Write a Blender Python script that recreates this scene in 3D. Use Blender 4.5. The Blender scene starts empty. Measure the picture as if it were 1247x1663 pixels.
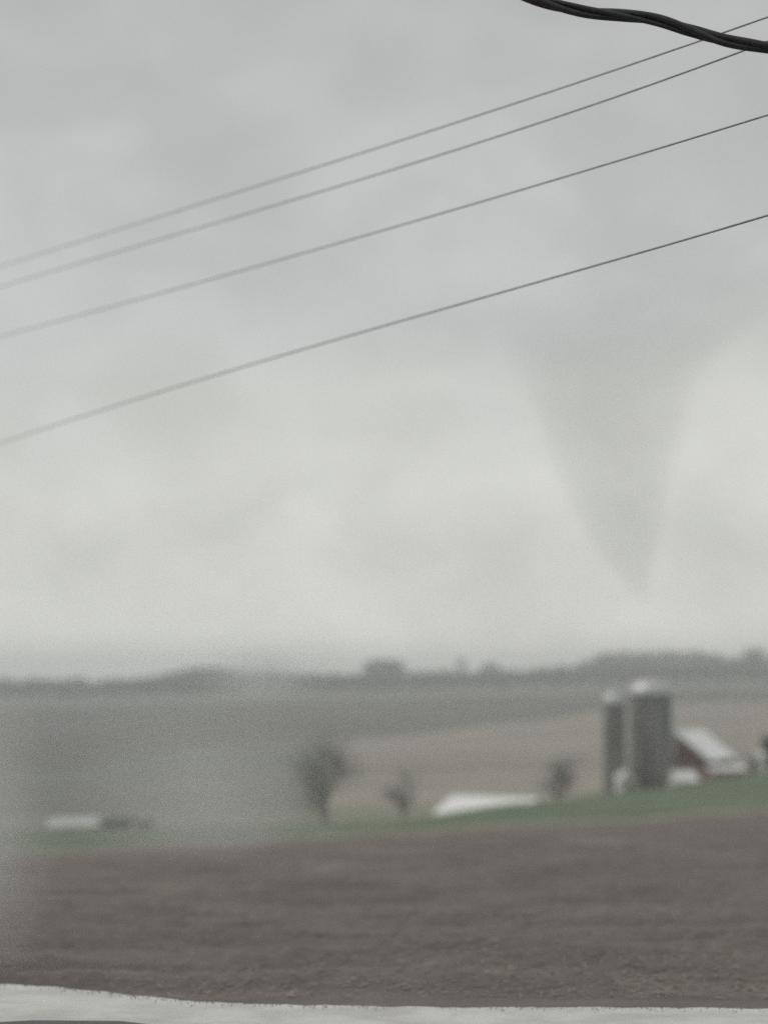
import bpy, math, random
import numpy as np
from mathutils import Vector, Matrix

# ------------------------------------------------------------------ camera
SC = bpy.context.scene
COL = SC.collection
F, CX, CY, HOR, EYE = 3000.0, 623.5, 831.5, 1108.0, 1.733      # lens in photo pixels, centre, eye-level row, eye height
PITCH = math.atan((HOR - CY) / F)
cam_d = bpy.data.cameras.new('camera')
cam = bpy.data.objects.new('camera', cam_d); COL.objects.link(cam)
cam.location = (0, 0, EYE); cam.rotation_euler = (math.pi / 2 + PITCH, 0, 0)
cam_d.sensor_fit = 'VERTICAL'; cam_d.sensor_height = 36.0; cam_d.lens = F / 1663.0 * 36.0
cam_d.clip_start = 0.1; cam_d.clip_end = 30000
cam_d.dof.use_dof = True; cam_d.dof.focus_distance = 8.6; cam_d.dof.aperture_fstop = 1.0
SC.camera = cam

# ------------------------------------------------------------------ sky and light
SUN_EL, SUN_AZ = math.radians(60), math.radians(-75)          # azimuth from +Y towards +X: the brighter side is the photo's left
world = bpy.data.worlds.new('World'); SC.world = world; world.use_nodes = True
NT = world.node_tree; NT.nodes.clear()
def N(nt, t, **kw):
    n = nt.nodes.new(t)
    for k, v in kw.items(): setattr(n, k, v)
    return n
def MATH(nt, op, a, b=None, clamp=False):
    n = N(nt, 'ShaderNodeMath', operation=op, use_clamp=clamp)
    for i, v in enumerate((a, b)):
        if v is None: continue
        if isinstance(v, (int, float)): n.inputs[i].default_value = v
        else: nt.links.new(v, n.inputs[i])
    return n.outputs[0]
def RANGE(nt, v, a, b, c=0.0, d=1.0, smooth=True):
    n = N(nt, 'ShaderNodeMapRange', interpolation_type='SMOOTHSTEP' if smooth else 'LINEAR')
    nt.links.new(v, n.inputs['Value'])
    for k, x in zip(('From Min', 'From Max', 'To Min', 'To Max'), (a, b, c, d)): n.inputs[k].default_value = x
    return n.outputs['Result']
def MIXC(nt, f, a, b, bt='MIX'):
    n = N(nt, 'ShaderNodeMix', data_type='RGBA', blend_type=bt)
    if isinstance(f, (int, float)): n.inputs[0].default_value = f
    else: nt.links.new(f, n.inputs[0])
    for i, v in ((6, a), (7, b)):
        if isinstance(v, tuple): n.inputs[i].default_value = (*v, 1) if len(v) == 3 else v
        else: nt.links.new(v, n.inputs[i])
    return n.outputs[2]
def NOISE(nt, vec, scale, detail=4, rough=0.55, dist=0.0):
    n = N(nt, 'ShaderNodeTexNoise'); nt.links.new(vec, n.inputs['Vector'])
    n.inputs['Scale'].default_value = scale; n.inputs['Detail'].default_value = detail
    n.inputs['Roughness'].default_value = rough; n.inputs['Distortion'].default_value = dist
    return n.outputs['Fac']
def MAPPING(nt, vec, loc=(0, 0, 0), scale=(1, 1, 1), rot=(0, 0, 0)):
    n = N(nt, 'ShaderNodeMapping'); nt.links.new(vec, n.inputs['Vector'])
    n.inputs['Location'].default_value = loc; n.inputs['Scale'].default_value = scale; n.inputs['Rotation'].default_value = rot
    return n.outputs['Vector']

sky = N(NT, 'ShaderNodeTexSky', sky_type='NISHITA', sun_disc=False)
sky.sun_elevation = SUN_EL; sky.sun_rotation = SUN_AZ
tc = N(NT, 'ShaderNodeTexCoord'); dirv = tc.outputs['Generated']
sep = N(NT, 'ShaderNodeSeparateXYZ'); NT.links.new(dirv, sep.inputs[0]); elev = sep.outputs['Z']
big = NOISE(NT, MAPPING(NT, dirv, loc=(3.1, 0.4, 7.3), scale=(1, 1, 1.7)), 4.2, 3, 0.5, 0.6)
mid = NOISE(NT, MAPPING(NT, dirv, loc=(1.7, 5.2, 2.6), scale=(1, 1, 1.5)), 11.0, 5, 0.5, 0.3)
e2 = MATH(NT, 'ADD', elev, MATH(NT, 'MULTIPLY', MATH(NT, 'SUBTRACT', big, 0.5), 0.34))
e2 = MATH(NT, 'ADD', e2, MATH(NT, 'MULTIPLY', MATH(NT, 'SUBTRACT', mid, 0.5), 0.15))
f1 = RANGE(NT, e2, 0.10, 0.235)
f2 = RANGE(NT, e2, 0.20, 0.42)
c = MIXC(NT, f1, (6.75, 6.80, 6.35), (5.55, 5.70, 5.55))
c = MIXC(NT, f2, c, (4.84, 4.90, 4.84))
c = MIXC(NT, RANGE(NT, elev, 0.075, 0.0, 0.0, 1.0), c, (9.3, 9.35, 8.9))      # added brightness low in the sky, all round, to offset the dark haze
shade = RANGE(NT, mid, 0.30, 0.70, 0.895, 1.065)
n = N(NT, 'ShaderNodeVectorMath', operation='SCALE'); NT.links.new(c, n.inputs[0]); NT.links.new(shade, n.inputs['Scale'])
cloud = n.outputs[0]
skycol = MIXC(NT, 0.97, sky.outputs[0], cloud)                # a nearly closed cloud deck in front of the blue
bg = N(NT, 'ShaderNodeBackground'); bg.inputs['Strength'].default_value = 0.1
NT.links.new(skycol, bg.inputs['Color'])
wo = N(NT, 'ShaderNodeOutputWorld'); NT.links.new(bg.outputs[0], wo.inputs['Surface'])

sun_d = bpy.data.lights.new('sun', 'SUN'); sun_d.energy = 1.4; sun_d.angle = math.radians(25); sun_d.color = (1.0, 0.96, 0.90)
sun = bpy.data.objects.new('sun', sun_d); COL.objects.link(sun)
sd = Vector((math.sin(SUN_AZ) * math.cos(SUN_EL), math.cos(SUN_AZ) * math.cos(SUN_EL), math.sin(SUN_EL)))
sun.rotation_euler = sd.to_track_quat('Z', 'Y').to_euler()

VS = SC.view_settings
VS.view_transform = 'Standard'; VS.look = 'None'; VS.exposure = 0.0; VS.gamma = 1.0; VS.use_curve_mapping = False
SC.cycles.use_denoising = False                 # the photograph is grainy
SC.cycles.volume_bounces = 3; SC.cycles.max_bounces = 8
SC.cycles.use_adaptive_sampling = True; SC.cycles.adaptive_threshold = 0.01

# ------------------------------------------------------------------ helpers
random.seed(4); RNG = np.random.default_rng(7)
def at(px, py, Y):
    v = (CY - py) / F
    t = Y / (math.cos(PITCH) - v * math.sin(PITCH))
    return Vector((t * (px - CX) / F, Y, EYE + t * (math.sin(PITCH) + v * math.cos(PITCH))))
def slope_of(py): return (at(CX, py, 1.0).z - EYE)

class MB:
    def __init__(s): s.v, s.f = [], []
    def add(s, vs, fs):
        k = len(s.v); s.v += [tuple(p) for p in vs]; s.f += [tuple(i + k for i in q) for q in fs]; return s
    def box(s, x0, x1, y0, y1, z0, z1):
        return s.add([(x0,y0,z0),(x1,y0,z0),(x1,y1,z0),(x0,y1,z0),(x0,y0,z1),(x1,y0,z1),(x1,y1,z1),(x0,y1,z1)],
                     [(0,3,2,1),(4,5,6,7),(0,1,5,4),(1,2,6,5),(2,3,7,6),(3,0,4,7)])
    def tube(s, pts, radii, sides=8, cap=True):
        pts = [Vector(p) for p in pts]; n = len(pts); vs, fs = [], []
        up = Vector((0.13, 0.21, 0.97))
        for i, p in enumerate(pts):
            d = (pts[min(i+1, n-1)] - pts[max(i-1, 0)]).normalized()
            a = d.cross(up)
            if a.length < 0.05: a = d.cross(Vector((1, 0, 0)))
            a.normalize(); b = d.cross(a)
            r = radii[i] if hasattr(radii, '__len__') else radii
            for j in range(sides):
                t = 2 * math.pi * j / sides
                vs.append(p + (a * math.cos(t) + b * math.sin(t)) * r)
        for i in range(n - 1):
            for j in range(sides):
                q = (j + 1) % sides
                fs.append((i*sides+j, i*sides+q, (i+1)*sides+q, (i+1)*sides+j))
        if cap: fs += [tuple(range(sides))[::-1], tuple((n-1)*sides + j for j in range(sides))]
        return s.add(vs, fs)
    def lathe(s, prof, sides=32, cx=0, cy=0):
        vs, fs = [], []
        for r, z in prof:
            for j in range(sides):
                t = 2 * math.pi * j / sides
                vs.append((cx + r * math.cos(t), cy + r * math.sin(t), z))
        for i in range(len(prof) - 1):
            for j in range(sides):
                q = (j + 1) % sides
                fs.append((i*sides+j, i*sides+q, (i+1)*sides+q, (i+1)*sides+j))
        return s.add(vs, fs)
    def slab(s, quad, th):                                     # a quad given thickness along its normal
        q = [Vector(p) for p in quad]; nn = (q[1]-q[0]).cross(q[3]-q[0]).normalized() * th
        vs = q + [p + nn for p in q]
        return s.add(vs, [(3,2,1,0),(4,5,6,7),(0,1,5,4),(1,2,6,5),(2,3,7,6),(3,0,4,7)])
    def build(s, name, mat, parent=None, smooth=False):
        me = bpy.data.meshes.new(name); me.from_pydata(s.v, [], s.f); me.update()
        if smooth: me.polygons.foreach_set('use_smooth', [True] * len(me.polygons))
        o = bpy.data.objects.new(name, me); COL.objects.link(o)
        if mat: me.materials.append(mat)
        if parent: o.parent = parent
        return o
def tag(o, label=None, cat=None, group=None, kind=None):
    if label: o['label'] = label
    if cat: o['category'] = cat
    if group: o['group'] = group
    if kind: o['kind'] = kind
    return o
def empty(name, loc, rz, label, cat, group=None):
    o = bpy.data.objects.new(name, None); COL.objects.link(o); o.empty_display_size = 0.5
    o.location = loc; o.rotation_euler = (0, 0, rz)
    return tag(o, label, cat, group)

MATS = {}
def mat(name, cols, scale=1.0, rough=0.8, detail=6, stretch=(1, 1, 1), bump=0.0, bscale=None, spec=0.5, metal=0.0, lo=0.35, hi=0.65, rot=0.0, second=None, coat=0.0):
    m = bpy.data.materials.new(name); m.use_nodes = True; nt = m.node_tree
    b = nt.nodes['Principled BSDF']
    t = N(nt, 'ShaderNodeTexCoord').outputs['Object']
    v = MAPPING(nt, t, scale=stretch, rot=(0, 0, rot))
    fac = RANGE(nt, NOISE(nt, v, scale, detail, 0.6, 0.2), lo, hi)
    col = MIXC(nt, fac, cols[0], cols[1])
    if second:                                                # (colour, scale, lo, hi, stretch)
        c2, s2, l2, h2, st2 = second
        f2 = RANGE(nt, NOISE(nt, MAPPING(nt, t, loc=(7, 3, 1), scale=st2, rot=(0, 0, rot)), s2, 5, 0.6, 0.3), l2, h2)
        col = MIXC(nt, f2, col, c2)
    nt.links.new(col, b.inputs['Base Color'])
    b.inputs['Roughness'].default_value = rough; b.inputs['Metallic'].default_value = metal
    b.inputs['Specular IOR Level'].default_value = spec
    b.inputs['Coat Weight'].default_value = coat; b.inputs['Coat Roughness'].default_value = 0.2
    if bump:
        bn = N(nt, 'ShaderNodeBump'); bn.inputs['Strength'].default_value = 0.8; bn.inputs['Distance'].default_value = bump
        nt.links.new(NOISE(nt, v, bscale or scale * 4, 6, 0.65), bn.inputs['Height']); nt.links.new(bn.outputs[0], b.inputs['Normal'])
    MATS[name] = m; return m

soil = mat('tilled_soil', ((0.104, 0.089, 0.078), (0.152, 0.133, 0.117)), 1.5, 0.85, 9, (0.4, 1.0, 1), 0.07, 7.0, rot=0.25,
           second=((0.21, 0.19, 0.165), 0.35, 0.52, 0.75, (1.0, 0.22, 1)))
crumb = mat('loose_soil', ((0.16, 0.14, 0.12), (0.26, 0.235, 0.205)), 9.0, 0.9)
straw = mat('straw', ((0.17, 0.15, 0.125), (0.30, 0.27, 0.225)), 3.0, 0.8)
fresh_roof = mat('fresh_white_sheet', ((0.86, 0.87, 0.86), (0.92, 0.92, 0.91)), 0.25, 0.2, 5, coat=1.0)
grass = mat('spring_grass', ((0.070, 0.102, 0.056), (0.112, 0.145, 0.088)), 0.12, 0.85, 6, bump=0.05, bscale=2.0)
verge = mat('dry_verge_grass', ((0.15, 0.145, 0.10), (0.23, 0.21, 0.16)), 0.5, 0.9, 6, bump=0.05, bscale=3.0)
meadow = mat('dull_meadow', ((0.13, 0.145, 0.095), (0.19, 0.19, 0.14)), 0.02, 0.9, 6)
stubble = mat('stubble_field', ((0.20, 0.18, 0.148), (0.27, 0.245, 0.205)), 0.012, 0.9, 6, (1, 4, 1))
pasture = mat('grey_green_pasture', ((0.085, 0.092, 0.072), (0.125, 0.130, 0.102)), 0.012, 0.9, 6, (1, 3, 1))
margin = mat('field_margin_grass', ((0.10, 0.11, 0.075), (0.15, 0.15, 0.11)), 0.05, 0.9)
darkf = mat('dark_field', ((0.06, 0.06, 0.051), (0.095, 0.09, 0.077)), 0.008, 0.9, 6, (1, 3, 1))
farf = mat('far_hillside', ((0.11, 0.12, 0.095), (0.17, 0.17, 0.14)), 0.006, 0.9, 5, (1, 3, 1))
concrete = mat('wet_concrete', ((0.42, 0.42, 0.40), (0.56, 0.56, 0.535)), 2.2, 0.28, 9, bump=0.006, bscale=30, second=((0.30, 0.285, 0.26), 1.1, 0.52, 0.78, (0.6, 1.6, 1)))
asphalt = mat('wet_asphalt', ((0.035, 0.035, 0.036), (0.06, 0.06, 0.06)), 3.0, 0.5, 7, bump=0.006, bscale=60)
gravel = mat('pale_gravel', ((0.34, 0.33, 0.30), (0.46, 0.45, 0.42)), 0.6, 0.8, 6)
stave = mat('silo_concrete', ((0.19, 0.19, 0.187), (0.30, 0.297, 0.29)), 0.6, 0.8, 6, (1, 1, 0.3), second=((0.12, 0.12, 0.118), 0.5, 0.55, 0.8, (1.5, 1.5, 0.15)))
galv = mat('galvanised_steel', ((0.45, 0.46, 0.46), (0.60, 0.61, 0.61)), 0.8, 0.42, 5, metal=0.3)
rust = mat('hoop_steel', ((0.14, 0.12, 0.11), (0.22, 0.20, 0.19)), 2.0, 0.6)
white_roof = mat('white_sheet_metal', ((0.70, 0.71, 0.70), (0.82, 0.82, 0.81)), 0.25, 0.35, 5, coat=0.6)
white_wall = mat('white_board', ((0.60, 0.60, 0.58), (0.72, 0.72, 0.70)), 0.8, 0.6, 6)
red_wall = mat('barn_red', ((0.15, 0.078, 0.073), (0.21, 0.115, 0.108)), 0.9, 0.75, 6, (3, 3, 0.4))
pink_wall = mat('faded_red_board', ((0.30, 0.215, 0.205), (0.40, 0.30, 0.285)), 0.9, 0.75, 6, (3, 3, 0.4))
trim = mat('weathered_trim', ((0.48, 0.46, 0.43), (0.60, 0.58, 0.55)), 1.5, 0.7)
dark_open = mat('dark_timber', ((0.035, 0.03, 0.028), (0.06, 0.052, 0.048)), 2.0, 0.7)
glass = mat('window_glass', ((0.02, 0.022, 0.025), (0.035, 0.038, 0.04)), 1.0, 0.12)
bark = mat('bark', ((0.055, 0.048, 0.042), (0.10, 0.09, 0.08)), 4.0, 0.9, 6, (1, 1, 0.3))
pale_bark = mat('pale_bark', ((0.16, 0.155, 0.145), (0.23, 0.225, 0.21)), 4.0, 0.9, 6, (1, 1, 0.3))
leaf = mat('early_leaves', ((0.085, 0.092, 0.068), (0.135, 0.14, 0.105)), 0.8, 0.8)
dusk = mat('dusky_leaves', ((0.14, 0.148, 0.125), (0.20, 0.205, 0.175)), 0.8, 0.85)
evergreen = mat('evergreen_needles', ((0.028, 0.042, 0.028), (0.055, 0.075, 0.048)), 0.8, 0.8)
farleaf = mat('distant_foliage', ((0.045, 0.052, 0.05), (0.078, 0.086, 0.082)), 0.08, 0.9)
rubber = mat('cable_sheath', ((0.013, 0.013, 0.014), (0.03, 0.03, 0.031)), 12.0, 0.42, 6)
alu = mat('weathered_conductor', ((0.24, 0.24, 0.242), (0.34, 0.34, 0.34)), 8.0, 0.6)

# ------------------------------------------------------------------ terrain: one rolling surface, cut into road, fields and hillside
CPX = np.array([-2400, -300, 100, 350, 500, 623, 850, 1050, 1150, 1350, 3600], float)
ROWS = [  # name, distance (m) and the photo row at which that line of the land lies, column by column
 ('edge',   10.0, None),
 ('soil1',  24.0, [1432,1432,1430,1425,1420,1416,1410,1405,1402,1398,1398]),
 ('soil2',  60.0, [1395,1398,1395,1385,1375,1368,1356,1348,1342,1332,1330]),
 ('verge',  145., [1384,1386,1384,1372,1361,1354,1340,1330,1321,1308,1300]),
 ('grass',  150., [1380,1382,1380,1368,1357,1350,1336,1326,1317,1304,1296]),
 ('crest',  225., [1350,1352,1351,1347,1343,1333,1303,1283,1268,1246,1240]),
 ('dip',    275., [1344,1346,1345,1342,1338,1336,1312,1278,1262,1242,1236]),
 ('valley', 360., [1336,1337,1334,1330,1327,1324,1312,1274,1255,1240,1232]),
 ('margin0',560., [1296,1298,1296,1276,1262,1252,1246,1236,1226,1216,1210]),
 ('margin1',585., [1292,1293,1290,1271,1257,1247.5,1242,1232,1222,1212,1206]),
 ('dark',   850., [1262,1262,1250,1214,1202,1197,1172,1146,1140,1136,1130]),
 ('far',    1300.,[1152,1152,1150,1142,1138,1135,1128,1120,1118,1114,1112]),
 ('ridge',  1800.,[1120,1119,1118,1113,1111,1109,1103,1097,1094,1092,1092]),
 ('back',   2300.,[1120,1120,1119,1117,1116,1115,1112,1109,1109,1109,1109]),
 ('end',    2800.,[1110]*11),
]
LOGY = np.log(np.array([r[1] for r in ROWS]))
S = np.array([[slope_of(p) for p in (r[2] or [HOR]*11)] for r in ROWS])
S[0, :] = -EYE / 10.0
def pchip_slopes(x, y):
    h = np.diff(x)[:, None]; d = np.diff(y, axis=0) / h
    m = np.zeros_like(y)
    w1, w2 = 2*h[1:] + h[:-1], h[1:] + 2*h[:-1]
    with np.errstate(divide='ignore', invalid='ignore'):
        hm = (w1 + w2) / (w1 / d[:-1] + w2 / d[1:])
    m[1:-1] = np.where(d[:-1] * d[1:] > 0, hm, 0)
    m[0], m[-1] = d[0], d[-1]
    return m
M = pchip_slopes(LOGY, S)
MX = None
def slope_at(u, Y):
    """tangent of the angle below or above eye level, for arrays of u = x / Y and Y"""
    px = np.clip(CX + F * u, CPX[0], CPX[-1]); ly = np.clip(np.log(np.maximum(Y, 1e-3)), LOGY[0], LOGY[-1])
    i = np.clip(np.searchsorted(LOGY, ly) - 1, 0, len(LOGY) - 2)
    h = LOGY[i+1] - LOGY[i]; t = (ly - LOGY[i]) / h
    h00, h10, h01, h11 = 2*t**3-3*t**2+1, t**3-2*t**2+t, -2*t**3+3*t**2, t**3-t**2
    j = np.clip(np.searchsorted(CPX, px) - 1, 0, len(CPX) - 2)
    w = (px - CPX[j]) / (CPX[j+1] - CPX[j]); w = 0.35 * w + 0.65 * w*w*(3-2*w)
    def val(jj): return h00*S[i,jj] + h10*h*M[i,jj] + h01*S[i+1,jj] + h11*h*M[i+1,jj]
    return val(j) * (1-w) + val(j+1) * w
def hz(x, Y):
    x = np.asarray(x, float); Y = np.asarray(Y, float)
    return EYE + Y * slope_at(x / Y, Y)
def vnoise(x, y, seed):
    r = np.random.default_rng(seed).random((256, 256))
    xi, yi = np.floor(x).astype(int), np.floor(y).astype(int); fx, fy = x - xi, y - yi
    fx, fy = fx*fx*(3-2*fx), fy*fy*(3-2*fy)
    a, b, c_, d = r[xi % 256, yi % 256], r[(xi+1) % 256, yi % 256], r[xi % 256, (yi+1) % 256], r[(xi+1) % 256, (yi+1) % 256]
    return (a*(1-fx)+b*fx)*(1-fy) + (c_*(1-fx)+d*fx)*fy - 0.5
def relief(x, Y):
    """clods and tillage ridges of the near field"""
    a = 0.2; xr, yr = x*math.cos(a)+Y*math.sin(a), -x*math.sin(a)+Y*math.cos(a)
    h = 0.10*vnoise(x*0.4, Y*0.5, 1) + 0.10*vnoise(xr*0.6, yr*2.6, 2) + 0.07*vnoise(x*3, Y*5, 3) + 0.07*vnoise(x*11, Y*11, 4) + 0.05*vnoise(x*23, Y*19, 5)
    return 0.62 * h * np.clip((Y - 10.2) / 1.5, 0, 1) * np.clip((140 - Y) / 30, 0, 1)
def edge_y(x):                                                # far edge of the road
    px = CX + F * np.asarray(x, float) / 10.0
    py = np.interp(px, [-400, -100, 60, 180, 320, 500, 700, 1247, 1700], [1576, 1582, 1589, 1600, 1613, 1619, 1620.5, 1623, 1625])
    return EYE * F / (py - HOR) * 0.995

U_FINE = np.concatenate([-np.geomspace(1.1, 0.26, 18), np.arange(-0.25, 0.2501, 0.0032), np.geomspace(0.26, 1.1, 18)])
U_COARSE = np.concatenate([-np.geomspace(1.1, 0.27, 12), np.arange(-0.26, 0.2601, 0.01), np.geomspace(0.27, 1.1, 12)])
def sheet(name, u, y0, y1, rows, m, bumpy=False, edge=False, wob=0.0):
    tt = np.linspace(0, 1, rows)[:, None]
    uu = u[None, :] + 0 * tt
    a, b = np.log(y0), np.log(y1)
    def bound(L, k): return L + wob * k * (vnoise(u*9 + 3, u*0 + 5*L, 11))[None, :]
    ly = bound(a, 0 if y0 < 20 else 1) * (1-tt) + bound(b, 1) * tt
    Y = np.exp(ly); X = uu * Y
    if edge:
        e = edge_y(uu * 10.0) - 0.25; Y = np.exp(np.log(e) * (1-tt) + bound(b, 1) * tt); X = uu * Y
    Z = hz(X, Y)
    if bumpy: Z = Z + relief(X, Y); Z = np.where(Y < edge_y(X) + 0.5, np.minimum(Z, -0.03), Z)
    R, Cn = X.shape
    v = np.stack([X, Y, Z], -1).reshape(-1, 3)
    i = np.arange(R*Cn).reshape(R, Cn)
    f = np.stack([i[:-1,:-1], i[:-1,1:], i[1:,1:], i[1:,:-1]], -1).reshape(-1, 4)
    me = bpy.data.meshes.new(name); me.from_pydata(v.tolist(), [], f.tolist()); me.update()
    me.polygons.foreach_set('use_smooth', [True]*len(me.polygons)); me.materials.append(m)
    o = bpy.data.objects.new(name, me); COL.objects.link(o)
    return tag(o, kind='structure')
W = 0.012
sheet('tilled_field', U_FINE, 10.0, 145.0, 420, soil, True, True, W)
sheet('field_edge', U_COARSE, 145.0, 150.5, 4, verge, wob=W)
sheet('grass_rise', U_COARSE, 150.5, 275.0, 24, grass, wob=W)
sheet('valley_meadow', U_COARSE, 275.0, 400.0, 14, meadow, wob=W)
UL, UR = U_COARSE[U_COARSE < -0.0299], U_COARSE[U_COARSE > -0.0301]
assert abs(UL[-1] - UR[0]) < 1e-6
sheet('stubble_slope', UR, 400.0, 560.0, 12, stubble, wob=W)
sheet('pasture_slope', UL, 400.0, 560.0, 12, pasture, wob=W)
sheet('field_margin', U_COARSE, 560.0, 585.0, 4, margin, wob=W)
sheet('upper_stubble_slope', UR, 585.0, 850.0, 12, stubble, wob=W)
sheet('upper_pasture_slope', UL, 585.0, 850.0, 12, pasture, wob=W)
sheet('dark_hillside', U_COARSE, 850.0, 1300.0, 12, darkf, wob=W)
sheet('far_hillside', U_COARSE, 1300.0, 2750.0, 20, farf, wob=W)

def flat(name, pts, z0, z1, m):
    mb = MB(); n = len(pts)
    mb.add([(x, y, z1) for x, y in pts] + [(x, y, z0) for x, y in pts],
           [tuple(range(n))] + [(i, n+i, n+(i+1) % n, (i+1) % n) for i in range(n)])
    return tag(mb.build(name, m), kind='structure')
xs = np.concatenate([np.linspace(-14, -3.2, 10), np.linspace(-3, 3, 240), np.linspace(3.2, 14, 10)])
far_edge = [(float(x), float(edge_y(x)) + 0.02 + 0.07*float(vnoise(np.array(x*2.1+50), np.array(1.5), 41)) + 0.06*float(vnoise(np.array(x*7+50), np.array(2.5), 42)) + 0.03*float(vnoise(np.array(x*19+50), np.array(3.5), 43))) for x in xs]
flat('concrete_shoulder', [(-14, 4), (14, 4)] + far_edge[::-1], -0.4, 0.0, concrete)
flat('asphalt_road', [(-14, 1.5), (14, 1.5), (14, 8.6), (0.2, 9.18), (-1.0, 9.46), (-1.35, 9.66), (-1.8, 9.68), (-2.2, 9.56), (-14, 9.3)], -0.1, 0.006, asphalt)
flat('near_ground', [(-400, -400), (400, -400), (400, 2.0), (-400, 2.0)], -0.6, -0.02, verge)

# ------------------------------------------------------------------ near field litter and soil crumbs at the road edge
def litter():
    mb = MB(); n = 34000
    Y = np.exp(RNG.uniform(math.log(10.6), math.log(60), n)); X = RNG.uniform(-0.27, 0.27, n) * Y
    dens = vnoise(X*0.45 + 9, Y*0.28, 21) + vnoise(X*1.9, Y*1.1, 22)*0.6
    keep = dens > RNG.uniform(-0.35, 0.45, n)
    X, Y = X[keep], Y[keep]; Z = hz(X, Y) + relief(X, Y)
    for x, y, z in zip(X, Y, Z):
        L = random.uniform(0.012, 0.07); w = random.uniform(0.002, 0.0045); a = random.gauss(0.5, 0.8)
        d = Vector((math.cos(a), math.sin(a), random.uniform(-0.1, 0.35))) * L; s = Vector((-math.sin(a), math.cos(a), 0)) * w
        p = Vector((x, y, z + 0.012)); up = Vector((0, 0, w))
        mb.add([p - s, p + s, p + up, p + d - s, p + d + s, p + d + up], [(0,3,4,1), (1,4,5,2), (2,5,3,0), (0,1,2), (3,5,4)])
    return tag(mb.build('crop_residue', straw), 'pale crop residue scattered over the tilled brown field', 'crop residue', kind='stuff')
litter()
def crumbs():
    mb = MB()
    for _ in range(2400):
        x = random.uniform(-3.4, 3.4); e = float(edge_y(x)); off = random.gauss(0.03, 0.055) + 0.09*float(vnoise(np.array(x*2.3), np.array(4.0), 31)); y = e + off
        r = random.choice((0.0015, 0.002, 0.003, 0.004)) * random.uniform(0.8, 1.3); z = 0.0 if off < 0.02 else -0.02
        p = Vector((x, y, z + r*0.35)); vs = [p + Vector(d)*r*random.uniform(0.7, 1.25) for d in ((1,0,0),(-1,0,0),(0,1,0),(0,-1,0),(0,0,0.8),(0,0,-0.8))]
        mb.add(vs, [(0,2,4),(2,1,4),(1,3,4),(3,0,4),(2,0,5),(1,2,5),(3,1,5),(0,3,5)])
    tag(mb.build('soil_crumbs', crumb), 'brown soil crumbs spilled along the edge of the pale road', 'soil', kind='stuff')
crumbs()

# ------------------------------------------------------------------ silos
def silo(name, px, base_py, Y, r, wall_top_py, dome_py, label, chute_ang, nh):
    b = at(px, base_py, Y); ztop = at(px, wall_top_py, Y).z - b.z; zd = at(px, dome_py, Y).z - b.z
    z0 = float(hz(b.x, Y)) - b.z - 0.4
    o = empty(name, b, 0, label, 'silo', 'silos beside the barn')
    MB().lathe([(r, z0), (r, ztop)], 40).build('wall', stave, o, True)
    hoop = None
    for k in range(nh):
        z = 0.4 + (ztop - 0.7) * k / (nh - 1)
        if hoop is None:
            hoop = MB().lathe([(r + 0.002, -0.03), (r + 0.035, -0.03), (r + 0.035, 0.03), (r + 0.002, 0.03)], 40).build('hoop', rust, o, True); hoop.location.z = z
        else:
            h2 = hoop.copy(); COL.objects.link(h2); h2.parent = o; h2.location.z = z
    prof = [(r * 1.05 * math.cos(t), ztop + 0.12 + (zd - ztop - 0.12) * math.sin(t)) for t in np.linspace(0, math.pi/2 - 0.05, 9)]
    dome = MB().lathe([(r * 1.01, ztop - 0.05), (r * 1.05, ztop - 0.05)] + prof, 40).build('dome', galv, o, True)
    mb = MB()
    for k in range(12):
        a = 2*math.pi*k/12
        mb.tube([(p[0]*math.cos(a), p[0]*math.sin(a), p[1] + 0.02) for p in prof], 0.03, 4)
    mb.build('dome_ribs', galv, dome)
    MB().lathe([(0.001, zd + 0.26), (0.22, zd + 0.2), (0.22, zd - 0.06), (0.001, zd - 0.06)], 12).build('dome_cap', galv, dome)
    ca, sa = math.cos(chute_ang), math.sin(chute_ang)
    mb = MB(); w = 0.42
    ring = []
    for zz in (0.3, ztop + 0.1):
        for j in range(9):
            t = chute_ang - math.pi/2 + math.pi * j / 8
            ring.append((ca*(r - 0.02) + w*math.cos(t), sa*(r - 0.02) + w*math.sin(t), zz))
    mb.add(ring, [(j, j+1, j+10, j+9) for j in range(8)] + [tuple(range(9, 18)), tuple(range(8, -1, -1))])
    mb.build('chute', galv, o, True)
    mb = MB(); t2 = chute_ang - 0.5
    for s in (-0.2, 0.2):
        x, y = math.cos(t2)*(r + 0.16) - math.sin(t2)*s, math.sin(t2)*(r + 0.16) + math.cos(t2)*s
        mb.tube([(x, y, 0.2), (x, y, ztop + 0.4)], 0.025, 5)
    for k in range(int(ztop / 0.35)):
        z = 0.4 + k*0.35; p = [(math.cos(t2)*(r + 0.16) - math.sin(t2)*s, math.sin(t2)*(r + 0.16) + math.cos(t2)*s, z) for s in (-0.2, 0.2)]
        mb.tube(p, 0.015, 4)
    mb.build('ladder', rust, o)
    return o
silo('silo', 1057, 1281, 240, 2.75, 1128, 1103, 'wide tall grey concrete silo with a pale dome, in front of the red barn', -0.3, 15)
silo('silo', 998, 1286, 236, 1.45, 1143, 1123, 'narrow shorter grey silo with a pale dome beside the wide silo', 1.4, 13)

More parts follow.
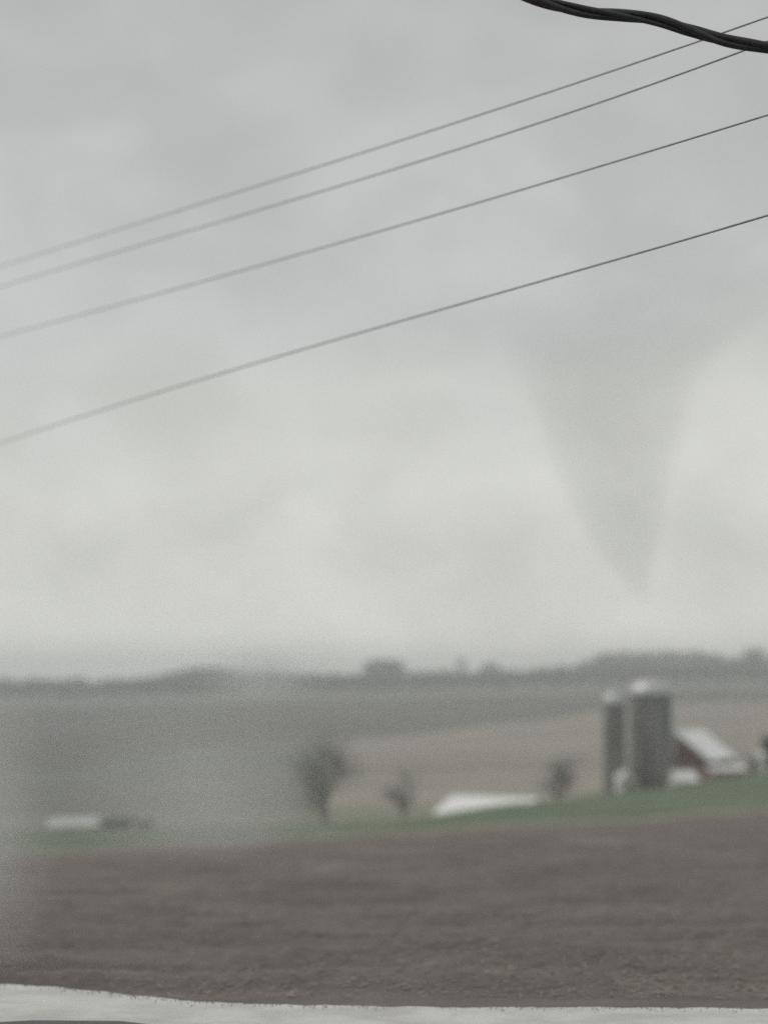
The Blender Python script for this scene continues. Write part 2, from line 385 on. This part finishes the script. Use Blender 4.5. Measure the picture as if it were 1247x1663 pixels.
# ------------------------------------------------------------------ farm buildings
def window(parent, p, right, up, nrm, w, h):
    """a framed window on a wall: p centre, right/up/nrm unit vectors"""
    def q(a, b, d): return p + right*a + up*b + nrm*d
    mb = MB(); mb.slab([q(-w/2,-h/2,0.012), q(w/2,-h/2,0.012), q(w/2,h/2,0.012), q(-w/2,h/2,0.012)], 0.02)
    win = mb.build('window', glass, parent)
    mb = MB(); t = 0.1
    for a0, a1, b0, b1 in ((-w/2-t, w/2+t, h/2, h/2+t), (-w/2-t, w/2+t, -h/2-t, -h/2), (-w/2-t, -w/2, -h/2, h/2), (w/2, w/2+t, -h/2, h/2), (-0.03, 0.03, -h/2, h/2)):
        mb.slab([q(a0,b0,0.01), q(a1,b0,0.01), q(a1,b1,0.01), q(a0,b1,0.01)], 0.05)
    mb.build('frame', trim, win)
def gable_building(name, base, rz, W_, L_, hw, hr, wall_m, roof_m, label, cat, door=None, windows=(), over=0.35, rib=0.9, gambrel=False, sink=1.2):
    """gable end faces local -Y, ridge runs along +Y; origin at the front gable's middle"""
    o = empty(name, base, rz, label, cat)
    w = W_ / 2
    for nm, y in (('gable_wall', 0.0), ('gable_wall', L_ - 0.2)):
        mb = MB(); prof = [(-w, -sink), (w, -sink), (w, hw), (0, hr), (-w, hw)]; k = 5
        mb.add([(x, y, z) for x, z in prof] + [(x, y + 0.2, z) for x, z in prof],
               [tuple(range(5)), tuple(range(9, 4, -1))] + [(i, 5+i, 5+(i+1) % 5, (i+1) % 5) for i in range(5)])
        mb.build(nm, wall_m, o)
    for sx in (-1, 1):
        mb = MB(); mb.box(min(sx*w, sx*(w-0.2)), max(sx*w, sx*(w-0.2)), 0.2, L_-0.2, -sink, hw); mb.build('side_wall', wall_m, o)
    sl = (hr - hw) / w
    for sx in (-1, 1):
        xe, ze = sx*(w + over), hw - sl*over
        a, b = Vector((xe, -over, ze + 0.03)), Vector((0, -over, hr + 0.03)); c_, d = Vector((0, L_+over, hr + 0.03)), Vector((xe, L_+over, ze + 0.03))
        quad = [a, d, c_, b] if sx < 0 else [a, b, c_, d]
        mb = MB(); mb.slab(quad, 0.12)
        if (Vector(mb.v[4]) - Vector(mb.v[0])).z < 0: mb = MB(); mb.slab(quad[::-1], 0.12)
        rs = mb.build('roof_slope', roof_m, o)
        nrm = Vector((sx*sl, 0, 1)).normalized(); mb = MB(); k = max(2, int((L_ + 2*over) / rib))
        for i in range(k + 1):
            y = -over + 0.06 + (L_ + 2*over - 0.12) * i / k
            mb.tube([Vector((0.02*sx, y, hr + 0.03)) + nrm*0.125, Vector((xe, y, ze + 0.03)) + nrm*0.125], 0.03, 4)
        mb.build('seam_ribs', roof_m, rs)
    MB().box(-0.16, 0.16, -over - 0.02, L_ + over + 0.02, hr + 0.10, hr + 0.22).build('ridge_cap', roof_m, o)
    for sx in (-1, 1):
        MB().slab([Vector((sx*w*1.0, -0.06, hw - 0.22)), Vector((0, -0.06, hr - 0.22)), Vector((0, -0.06, hr - 0.02)), Vector((sx*w*1.0, -0.06, hw - 0.02))], 0.04).build('barge_board', trim, o)
    if door:
        dx, dw, dh = door
        d = MB().box(dx - dw/2, dx + dw/2, -0.09, -0.004, -sink, dh).build('door', dark_open if wall_m is not red_wall else red_wall, o)
        mb = MB()
        for x0, x1, z0, z1 in ((dx-dw/2-.12, dx-dw/2, -sink, dh+.12), (dx+dw/2, dx+dw/2+.12, -sink, dh+.12), (dx-dw/2, dx+dw/2, dh, dh+.12), (dx-.06, dx+.06, 0, dh)):
            mb.box(x0, x1, -0.115, -0.003, z0, z1)
        mb.build('frame', trim, d)
    for (side, a, z, ww, hh) in windows:
        if side == 'g': window(o, Vector((a, 0, z)), Vector((1,0,0)), Vector((0,0,1)), Vector((0,-1,0)), ww, hh)
        elif side == 'r': window(o, Vector((w, a, z)), Vector((0,1,0)), Vector((0,0,1)), Vector((1,0,0)), ww, hh)
        else: window(o, Vector((-w, a, z)), Vector((0,-1,0)), Vector((0,0,1)), Vector((-1,0,0)), ww, hh)
    return o
def place(px, py, Y):
    p = at(px, py, Y); return p
# red barn: apex (1095,1187), eave (1150,1235); ridge runs back to (1155,1183)
YB = 250.0; apex = at(1095, 1187, YB); eave = at(1150, 1236, YB); base = at(1095, 1268, YB)
th = math.radians(24)
W_b = 2 * (eave.x - apex.x) / math.cos(th); L_b = (at(1166, 1187, YB).x - apex.x) / math.sin(th)
barn = gable_building('barn', base, -th, W_b - 0.5, L_b - 0.7, eave.z - base.z + 0.25, apex.z - base.z - 0.1, red_wall, fresh_roof,
    'red barn with a bright white gable roof behind the silos', 'barn', door=(1.3, 2.2, 2.0), windows=(('g', 0.0, 4.4, 0.8, 0.9), ('r', 3.0, 0.9, 0.7, 0.7), ('r', 6.0, 0.9, 0.7, 0.7), ('r', 9.0, 0.9, 0.7, 0.7)))
# pale lean-to along the barn's flank
bl = at(1148, 1262, 247.5)
lean = gable_building('milk_house', bl, math.radians(-64), 2.6, 5.2, 0.85, 1.3, pink_wall, white_roof,
    'low faded pink outbuilding with a white roof against the flank of the red barn', 'outbuilding', windows=(('l', 1.5, 0.35, 0.6, 0.5), ('l', 3.6, 0.35, 0.6, 0.5)), over=0.2)
gable_building('garden_shed', at(1222, 1247, 252), math.radians(-38), 2.1, 2.6, 1.35, 2.15, white_wall, white_roof,
    'small white shed beyond the end of the red barn', 'shed', door=(0, 0.8, 1.2), over=0.15)
gable_building('calf_shed', at(1090, 1278, 233), math.radians(-70), 2.4, 3.0, 0.8, 1.9, white_wall, white_roof,
    'low white roofed calf shed in front of the red gable', 'shed', windows=(('l', 1.3, 0.4, 0.5, 0.4),), over=0.2)
gable_building('feed_room', at(1020, 1287, 232), math.radians(12), 1.9, 2.4, 1.5, 2.5, white_wall, white_roof,
    'tiny white feed room at the foot of the two silos', 'shed', door=(0.1, 0.7, 1.3), over=0.12)
# long white machine shed behind the grass crest: only its roof shows
ps = at(737, 1291, 262); gs = Vector((ps.x, ps.y, ps.z - 4.6))
gable_building('machine_shed', gs, math.radians(-118), 12.0, 12.6, 2.35, 4.4, white_wall, fresh_roof,
    'long low white machine shed with only its roof above the grass crest', 'shed', door=(0, 3.0, 1.8), windows=(('r', 3, 1.2, 0.8, 0.6), ('r', 7, 1.2, 0.8, 0.6)), over=0.3, rib=1.0)
gable_building('cattle_shed', at(78, 1355, 262), math.radians(-66), 4.2, 7.6, 1.1, 2.2, white_wall, galv,
    'pale roofed cattle shed in the hollow next to dark evergreen shrubs', 'shed', windows=(('l', 2, 0.6, 0.6, 0.5), ('l', 5, 0.6, 0.6, 0.5)), over=0.25)

# pale farm lane in the hollow
def lane():
    mb = MB(); vs = []
    pts = [(400, 238, 2.0), (450, 240, 3.0), (500, 243, 5.5), (540, 246, 7.5), (580, 252, 6.5), (610, 262, 3.5), (630, 275, 2.0)]
    n = 6
    for px, Y, hw_ in pts:
        for k in range(n):
            y = Y + hw_ * (2*k/(n-1) - 1); x = (px - CX)/F*y
            vs.append((x, y, float(hz(x, y)) + 0.06))
    fs = [(i*n+k, (i+1)*n+k, (i+1)*n+k+1, i*n+k+1) for i in range(len(pts)-1) for k in range(n-1)]
    mb.add(vs, fs); tag(mb.build('farm_lane', gravel, None, True), kind='structure')
lane()

# ------------------------------------------------------------------ trees
def make_branches(mb, tips, p, d, L, r, depth, spread):
    n = 4; pts = [p]; dd = d.copy()
    for i in range(n):
        dd = (dd + Vector((random.gauss(0, .12), random.gauss(0, .12), random.gauss(0.03, .06)))).normalized()
        pts.append(pts[-1] + dd * L / n)
    mb.tube(pts, [r * (1 - 0.45*i/n) for i in range(n+1)], 6 if depth > 1 else 4)
    if depth <= 2: tips += pts[2:]
    if depth == 0: return
    for k in range(random.choice((3, 4)) if depth > 1 else 3):
        t = random.choice(pts[2:]); a = random.uniform(0, 6.28)
        side = Vector((math.cos(a), math.sin(a), random.uniform(-0.1, 0.6)))
        nd = (dd * (1 - spread) + side * spread).normalized()
        make_branches(mb, tips, t, nd, L * random.uniform(0.6, 0.82), r * 0.52, depth - 1, spread)
def leaf_faces(mb, centres, n, rad, size):
    for _ in range(n):
        c_ = random.choice(centres); p = c_ + Vector((random.gauss(0, rad), random.gauss(0, rad), random.gauss(0, rad)))
        a, b = Vector((random.gauss(0,1), random.gauss(0,1), random.gauss(0,1))).normalized(), Vector((random.gauss(0,1), random.gauss(0,1), random.gauss(0,1))).normalized()
        s = size * random.uniform(0.5, 1.2)
        mb.add([p - a*s, p + b*s*0.6, p + a*s, p - b*s*0.6], [(0, 1, 2, 3)])
def tree(name, px, base_py, Y, height_px, width_px, label, m=None, nl=1800, group=None, seed=0, spread=0.55):
    random.seed(100 + seed); m = m or leaf
    b = at(px, base_py, Y); b.z = min(b.z, float(hz(b.x, Y)) + 0.0) if Y < 2000 else b.z
    top = at(px, base_py - height_px, Y).z; h = top - b.z; w = width_px * Y / F
    o = empty(name, b, 0, label, 'tree', group)
    mb, tips = MB(), []
    make_branches(mb, tips, Vector((0, 0, -0.3)), Vector((0, 0, 1)), h * 0.34, h * 0.028, 4, spread)
    for k in range(7):
        a = random.uniform(0, 6.28); make_branches(mb, tips, Vector((0, 0, h*random.uniform(0.03, 0.26))), Vector((math.cos(a), math.sin(a), random.uniform(0.3, 0.9))).normalized(), h*0.2, h*0.011, 2, spread)
    lf = MB(); leaf_faces(lf, tips, nl, h * 0.06, max(0.16, h * 0.018))
    allz = max(v[2] for v in mb.v + lf.v); wx = sorted(abs(v[0]) for v in lf.v)[int(len(lf.v)*0.96)]
    kx, kz = (w / 2) / wx, h / allz
    for q in (mb, lf): q.v = [(x*kx, y*kx, z*kz) for x, y, z in q.v]
    mb.build('trunk', pale_bark if m is dusk else bark, o); lf.build('crown', m, o)
    return o
tree('farm_tree', 906, 1298, 275, 90, 74, 'half bare tree between the white machine shed and the silos', m=dusk, seed=1, nl=800)
tree('farm_tree', 655, 1330, 300, 96, 66, 'thin half bare tree standing just short of the machine shed', m=dusk, seed=2, nl=450)
tree('farm_tree', 528, 1342, 300, 160, 100, 'tallest and widest of the three dusky trees in the hollow, by the pale lane', m=dusk, seed=3, nl=1500)
tree('farm_tree', 1252, 1256, 236, 72, 44, 'dark leafy tree at the frame edge beyond the small white shed', m=evergreen, seed=4, nl=2600)
def shrub(px, py, Y, hpx, wpx, label, seed):
    random.seed(300 + seed)
    b = at(px, py, Y); b.z = float(hz(b.x, Y)); h = (at(px, py - hpx, Y).z - b.z); w = wpx * Y / F
    o = empty('evergreen_shrub', b, 0, label, 'shrub', 'dark shrubs in the hollow')
    mb = MB(); cs = []
    for k in range(14):
        a = random.uniform(0, 6.28); t = random.uniform(0.2, 1); q = Vector((math.cos(a)*w*0.4*t, math.sin(a)*w*0.4*t, h*random.uniform(0.3, 0.85)))
        mb.tube([(0, 0, -0.2), q*0.5 + Vector((0, 0, 0.1)), q], [0.07, 0.05, 0.02], 5); cs.append(q)
    mb.build('stems', bark, o)
    lf = MB(); leaf_faces(lf, cs, 900, h*0.16, 0.16); lf.build('foliage', leaf, o)
shrub(178, 1346, 256, 15, 32, 'dark evergreen shrub touching the end of the pale cattle shed', 1)
shrub(206, 1347, 258, 18, 36, 'middle dark evergreen shrub of three beside the cattle shed', 2)
shrub(234, 1347, 255, 14, 30, 'outer dark evergreen shrub of three, farthest from the cattle shed', 3)

# distant woods on the ridge: crowns run together into one grey mass
def far_crown(mb, c_, r, h, n):
    for _ in range(n):
        d = Vector((random.gauss(0,1), random.gauss(0,1), random.gauss(0,1))).normalized() * random.random()**0.4
        p = c_ + Vector((d.x*r, d.y*r, h*0.58 + d.z*h*0.45))
        a = Vector((random.gauss(0,1), random.gauss(0,1), random.gauss(0,1))).normalized(); b = a.cross(Vector((random.gauss(0,1), random.gauss(0,1), random.gauss(0,1)))).normalized()
        s = r * random.uniform(0.16, 0.34)
        mb.add([p - a*s, p + b*s*0.8, p + a*s, p - b*s*0.8], [(0, 1, 2, 3)])
def wood(name, px0, px1, step, tops, label, seed, depth=140):
    random.seed(500 + seed); mb = MB(); px = px0
    TX, TY = zip(*tops)
    while px < px1:
        for row in range(4):
            Y = (1480, 1580, 1670, 1790)[row] + random.uniform(-35, 35); q = px + random.uniform(-step, step)*0.5
            x = (q - CX)/F*Y; z = float(hz(x, Y)); top = at(q, float(np.interp(q, TX, TY)) + random.uniform(-3, 5), Y).z if row == 3 else z + random.uniform(7, 12)
            h = max(top - z, 3.0); r = max(3.0, min(7.0, h*0.42)) * random.uniform(0.8, 1.2)
            c_ = Vector((x, Y, z)); far_crown(mb, c_, r, h, 90)
            mb.tube([(x, Y, z - 0.5), (x, Y, z + h*0.6)], [0.35, 0.15], 5)
        px += step * random.uniform(0.7, 1.3)
    return tag(mb.build(name, farleaf), label, 'wood', kind='stuff')
wood('distant_wood', -260, 690, 7, [(-260,1100),(0,1102),(90,1106),(200,1107),(240,1098),(300,1090),(350,1087),(430,1088),(500,1094),(560,1100),(700,1101)],
     'hazy grey wood along the lower end of the far ridge', 1)
wood('far_ridge_wood', 690, 1560, 7, [(690,1095),(830,1088),(900,1084),(935,1077),(965,1064),(1010,1058),(1060,1058),(1100,1055),(1150,1059),(1180,1068),(1205,1069),(1260,1064),(1560,1060)],
     'hazy grey wood along the ridge above the silos', 2)
def ridge_tree(px, py_top, wpx, label, seed):
    random.seed(700 + seed); Y = 1735.0; x = (px - CX)/F*Y; z = float(hz(x, Y)); h = at(px, py_top, Y).z - z
    o = empty('ridge_tree', (x, Y, z), 0, label, 'tree', 'single trees standing out of the far ridge')
    MB().tube([(0,0,-0.5), (0.2,0,h*0.35), (0,0.1,h*0.75)], [0.5, 0.38, 0.12], 6).build('trunk', bark, o)
    r = wpx*Y/F/2; mb = MB(); k = max(3, int(wpx/8))
    for i in range(k):
        off = Vector(((i/(k-1) - 0.5)*2*r*0.62, random.uniform(-1, 1)*r*0.4, 0)); far_crown(mb, off, r*0.55, h*random.uniform(0.86, 1.0), 130)
    mb.build('crown', farleaf, o)
ridge_tree(625, 1069, 62, 'broad flat topped tree breaking the skyline of the far ridge', 1)
ridge_tree(749, 1065, 16, 'thin small tree alone on the far skyline', 2)
ridge_tree(795, 1072, 26, 'small round tree on the far skyline near a thinner one', 3)
ridge_tree(1222, 1048, 34, 'taller round tree at the end of the far ridge wood', 4)
ridge_tree(330, 1086, 90, 'wide tree clump crowning the low hill of the far ridge', 5)

# ------------------------------------------------------------------ overhead wires
def smooth_path(pts, n):
    pts = np.array(pts, float); t = np.arange(len(pts)); m = np.gradient(pts, axis=0)
    out = []
    for s in np.linspace(0, len(pts) - 1, n):
        i = min(int(s), len(pts) - 2); f = s - i
        out.append((2*f**3-3*f**2+1)*pts[i] + (f**3-2*f**2+f)*m[i] + (-2*f**3+3*f**2)*pts[i+1] + (f**3-f**2)*m[i+1])
    return [Vector(p) for p in out]
def wire(ctrl, r, label):
    """ctrl: photo points left to right; the span comes nearer towards the last point"""
    P = []; pf = np.polyfit([c_[0] for c_ in ctrl], [c_[1] for c_ in ctrl], 3)
    for px in np.linspace(-400, 1650, 14):
        py = float(np.polyval(pf, px))
        t = (px + 400) / 2050.0; Y = 1 / ((1-t)/40.0 + t/7.1)
        P.append(at(px, py, Y))
    mb = MB(); mb.tube(smooth_path(P, 60), r, 8)
    return tag(mb.build('overhead_wire', alu, None, True), label, 'wire', 'overhead wires crossing the sky')
wire([(-400,560),(0,436),(300,340),(500,272),(750,194),(1000,117),(1247,27),(1650,-125)], 0.0047, 'topmost of the four thin overhead wires across the grey sky')
wire([(-400,592),(0,468),(300,376),(500,312),(760,243),(1000,160),(1247,62),(1650,-105)], 0.0049, 'second thin overhead wire from the top, close under the topmost')
wire([(-400,650),(0,547),(300,468),(500,408),(670,357),(900,293),(1247,188),(1650,58)], 0.0049, 'third thin overhead wire from the top across the grey sky')
wire([(-400,865),(0,724),(200,650),(480,570),(720,505),(960,434),(1247,347),(1650,222)], 0.0054, 'lowest of the four thin overhead wires, passing above the funnel cloud')
def cable():
    ctrl = [(560,-150),(700,-78),(800,-32),(880,2),(940,17),(1010,25),(1070,34),(1120,49),(1175,66),(1247,76),(1330,90),(1450,122),(1600,170)]
    P = [at(px, py, 8.4 + (px - 1247)*(-0.0006)) for px, py in ctrl]
    path = smooth_path(P, 260)
    o = empty('twisted_cable', path[130], 0, 'thick black twisted service cable hanging across the top corner', 'cable')
    org = path[130]; tot = 0; ang = []
    for i, p in enumerate(path):
        if i: tot += (p - path[i-1]).length
        ang.append(tot * 2*math.pi / 1.15)
    for k in range(3):
        pts = []
        for i, p in enumerate(path):
            d = (path[min(i+1, 259)] - path[max(i-1, 0)]).normalized(); a = d.cross(Vector((0,1,0))).normalized(); b = d.cross(a)
            t = ang[i] + k*2*math.pi/3; rr = 0.0158 if k else 0.018
            pts.append(p - org + (a*math.cos(t) + b*math.sin(t)) * rr)
        MB().tube(pts, 0.0167 if k else 0.013, 10).build('strand', rubber, o, True)
cable()

# ------------------------------------------------------------------ funnel cloud, three kilometres off, hanging from the cloud base
YF = 3000.0
FUN = [  # photo row, left edge, right edge
 (985,1034,1050),(960,1017,1057),(930,996,1060),(890,962,1070),(860,944,1078),(820,921,1084),(780,902,1092),(740,886,1101),(700,874,1112),(660,862,1125),(620,848,1140),(580,828,1165),(540,800,1205),(500,765,1260),(460,720,1330),(420,660,1400)]
def funnel():
    zs, cs, rs = [], [], []
    for py, l, r in FUN:
        a, b = at(l, py, YF), at(r, py, YF); zs.append(a.z); cs.append((a.x+b.x)/2); rs.append((b.x-a.x)/2)
    z0, z1 = zs[0], zs[-1]; x0 = cs[0]
    mb = MB(); sides = 28; vs, fs = [], []
    for z, cx_, r in zip(zs, cs, rs):
        for j in range(sides):
            t = 2*math.pi*j/sides; vs.append((cx_ - x0 + r*math.cos(t)*1.2, r*math.sin(t)*1.2, z - z0))
    n = len(zs)
    for i in range(n-1):
        for j in range(sides):
            q = (j+1) % sides; fs.append((i*sides+j, i*sides+q, (i+1)*sides+q, (i+1)*sides+j))
    fs += [tuple(range(sides))[::-1], tuple((n-1)*sides+j for j in range(sides))]
    mb.add(vs, fs)
    m = bpy.data.materials.new('funnel_vapour'); m.use_nodes = True; nt = m.node_tree; nt.nodes.clear()
    tc_ = N(nt, 'ShaderNodeTexCoord'); sp = N(nt, 'ShaderNodeSeparateXYZ'); nt.links.new(tc_.outputs['Object'], sp.inputs[0])
    H = z1 - z0
    zt = MATH(nt, 'DIVIDE', sp.outputs['Z'], H, True)
    def curve(vals, lo, hi):
        c_ = N(nt, 'ShaderNodeFloatCurve'); cu = c_.mapping.curves[0]; pts = [((z - z0)/H, (v - lo)/(hi - lo)) for z, v in zip(zs, vals)]
        cu.points[0].location = pts[0]; cu.points[-1].location = pts[-1]
        for p in pts[1:-1]: cu.points.new(*p)
        c_.mapping.update(); nt.links.new(zt, c_.inputs['Value'])
        return MATH(nt, 'ADD', MATH(nt, 'MULTIPLY', c_.outputs[0], hi - lo), lo)
    cc = curve([c_ - x0 for c_ in cs], -120, 60); rr = curve(rs, 0, 400)
    wn = NOISE(nt, MAPPING(nt, tc_.outputs['Object'], scale=(0.012, 0.012, 0.007)), 1.0, 4, 0.55)
    dx = MATH(nt, 'SUBTRACT', sp.outputs['X'], cc)
    rad = MATH(nt, 'SQRT', MATH(nt, 'ADD', MATH(nt, 'MULTIPLY', dx, dx), MATH(nt, 'MULTIPLY', sp.outputs['Y'], sp.outputs['Y'])))
    q = MATH(nt, 'DIVIDE', rad, MATH(nt, 'MAXIMUM', rr, 1.0))
    q = MATH(nt, 'ADD', q, MATH(nt, 'MULTIPLY', MATH(nt, 'SUBTRACT', wn, 0.5), 0.38))
    body = RANGE(nt, q, 1.10, 0.86)
    fade = MATH(nt, 'MULTIPLY', RANGE(nt, zt, -0.04, 0.10), RANGE(nt, zt, 1.0, 0.70))
    # thinner vapour where the funnel is wide, as the optical depth grows with the width
    inv = MATH(nt, 'DIVIDE', FDENS, MATH(nt, 'ADD', rr, 14.0))
    dens = MATH(nt, 'MULTIPLY', MATH(nt, 'MULTIPLY', body, fade), inv)
    v = N(nt, 'ShaderNodeVolumePrincipled'); v.inputs['Color'].default_value = (0.50, 0.51, 0.505, 1); v.inputs['Anisotropy'].default_value = 0.0
    nt.links.new(dens, v.inputs['Density'])
    out = N(nt, 'ShaderNodeOutputMaterial'); nt.links.new(v.outputs[0], out.inputs['Volume'])
    o = mb.build('funnel_cloud', m); o.location = (x0, YF, z0)
    tag(o, 'faint grey funnel cloud tapering down from the cloud base towards the ridge', 'funnel cloud')
FDENS = 0.24
funnel()

# ------------------------------------------------------------------ added mist volumes standing in for water smears on the wet window
def mist(px, py, Y, wpx, hpx, depth, tau, seed, label):
    c_ = at(px, py, Y); a, b = wpx*Y/F/2, hpx*Y/F/2
    prof = [(math.cos(t), math.sin(t)) for t in np.linspace(-math.pi/2 + 0.02, math.pi/2 - 0.02, 13)]
    mb = MB().lathe(prof, 24); n = len(prof)
    mb.f += [tuple(range(24))[::-1], tuple((n-1)*24 + j for j in range(24))]
    m = bpy.data.materials.new('smear_air'); m.use_nodes = True; nt = m.node_tree; nt.nodes.clear()
    oc = N(nt, 'ShaderNodeTexCoord').outputs['Object']
    ln = N(nt, 'ShaderNodeVectorMath', operation='LENGTH'); nt.links.new(oc, ln.inputs[0])
    w = NOISE(nt, MAPPING(nt, oc, loc=(seed*3.7, seed*1.3, seed)), 1.6, 3, 0.5)
    q = MATH(nt, 'ADD', ln.outputs['Value'], MATH(nt, 'MULTIPLY', MATH(nt, 'SUBTRACT', w, 0.45), 0.5))
    d = MATH(nt, 'MULTIPLY', RANGE(nt, q, 0.98, 0.1), RANGE(nt, ln.outputs['Value'], 1.0, 0.7))
    v = N(nt, 'ShaderNodeVolumePrincipled'); v.inputs['Color'].default_value = (0.985, 0.988, 0.985, 1); v.inputs['Anisotropy'].default_value = 0.8
    nt.links.new(MATH(nt, 'MULTIPLY', d, tau / depth), v.inputs['Density'])
    out = N(nt, 'ShaderNodeOutputMaterial'); nt.links.new(v.outputs[0], out.inputs['Volume'])
    o = mb.build('smear_mist', m); o.location = c_; o.scale = (a, depth/2, b)
    tag(o, label, 'mist', kind='stuff')
mist(425, 1105, 1300, 260, 150, 200, 1.5, 1, 'added pale mist standing in for a window water smear over the far ridge wood')
mist(330, 1290, 120, 640, 460, 30, 0.8, 2, 'broad added mist bank standing in for a window water smear over the hollow beyond the tilled field')
mist(345, 1310, 36, 360, 280, 8, 0.65, 5, 'thin low added mist standing in for a window water smear over the far part of the tilled field')
mist(-75, 1360, 13.0, 430, 680, 2.4, 1.7, 3, 'added pale mist standing in for the blurred window edge, over the field at the frame edge')

# ------------------------------------------------------------------ haze
ztop = max(max((o.matrix_basis.translation.z + max((v.co.z for v in o.data.vertices), default=0)) for o in COL.objects if o.type == 'MESH' and not o.parent and o.name.split('.')[0] in ('overhead_wire', 'distant_wood', 'far_ridge_wood')), 11.0) + 2.0
zmin = min(float(hz(u*Y, Y)) for u in np.linspace(-1, 1, 21) for Y in np.geomspace(12, 2750, 60))
def haze():
    m = bpy.data.materials.new('haze_air'); m.use_nodes = True; nt = m.node_tree; nt.nodes.clear()
    v = N(nt, 'ShaderNodeVolumePrincipled'); v.inputs['Color'].default_value = (0.965, 0.985, 1.0, 1)
    v.inputs['Density'].default_value = 0.00062; v.inputs['Anisotropy'].default_value = 0.86
    out = N(nt, 'ShaderNodeOutputMaterial'); nt.links.new(v.outputs[0], out.inputs['Volume'])
    o = MB().box(-3300, 3300, -450, 2850, min(zmin, -1.0) - 1.0, ztop).build('haze', m)
    tag(o, 'pale rain haze filling the air over the fields', 'haze', kind='stuff')
haze()
print('terrain low', zmin, ztop, 'barn', W_b, L_b)
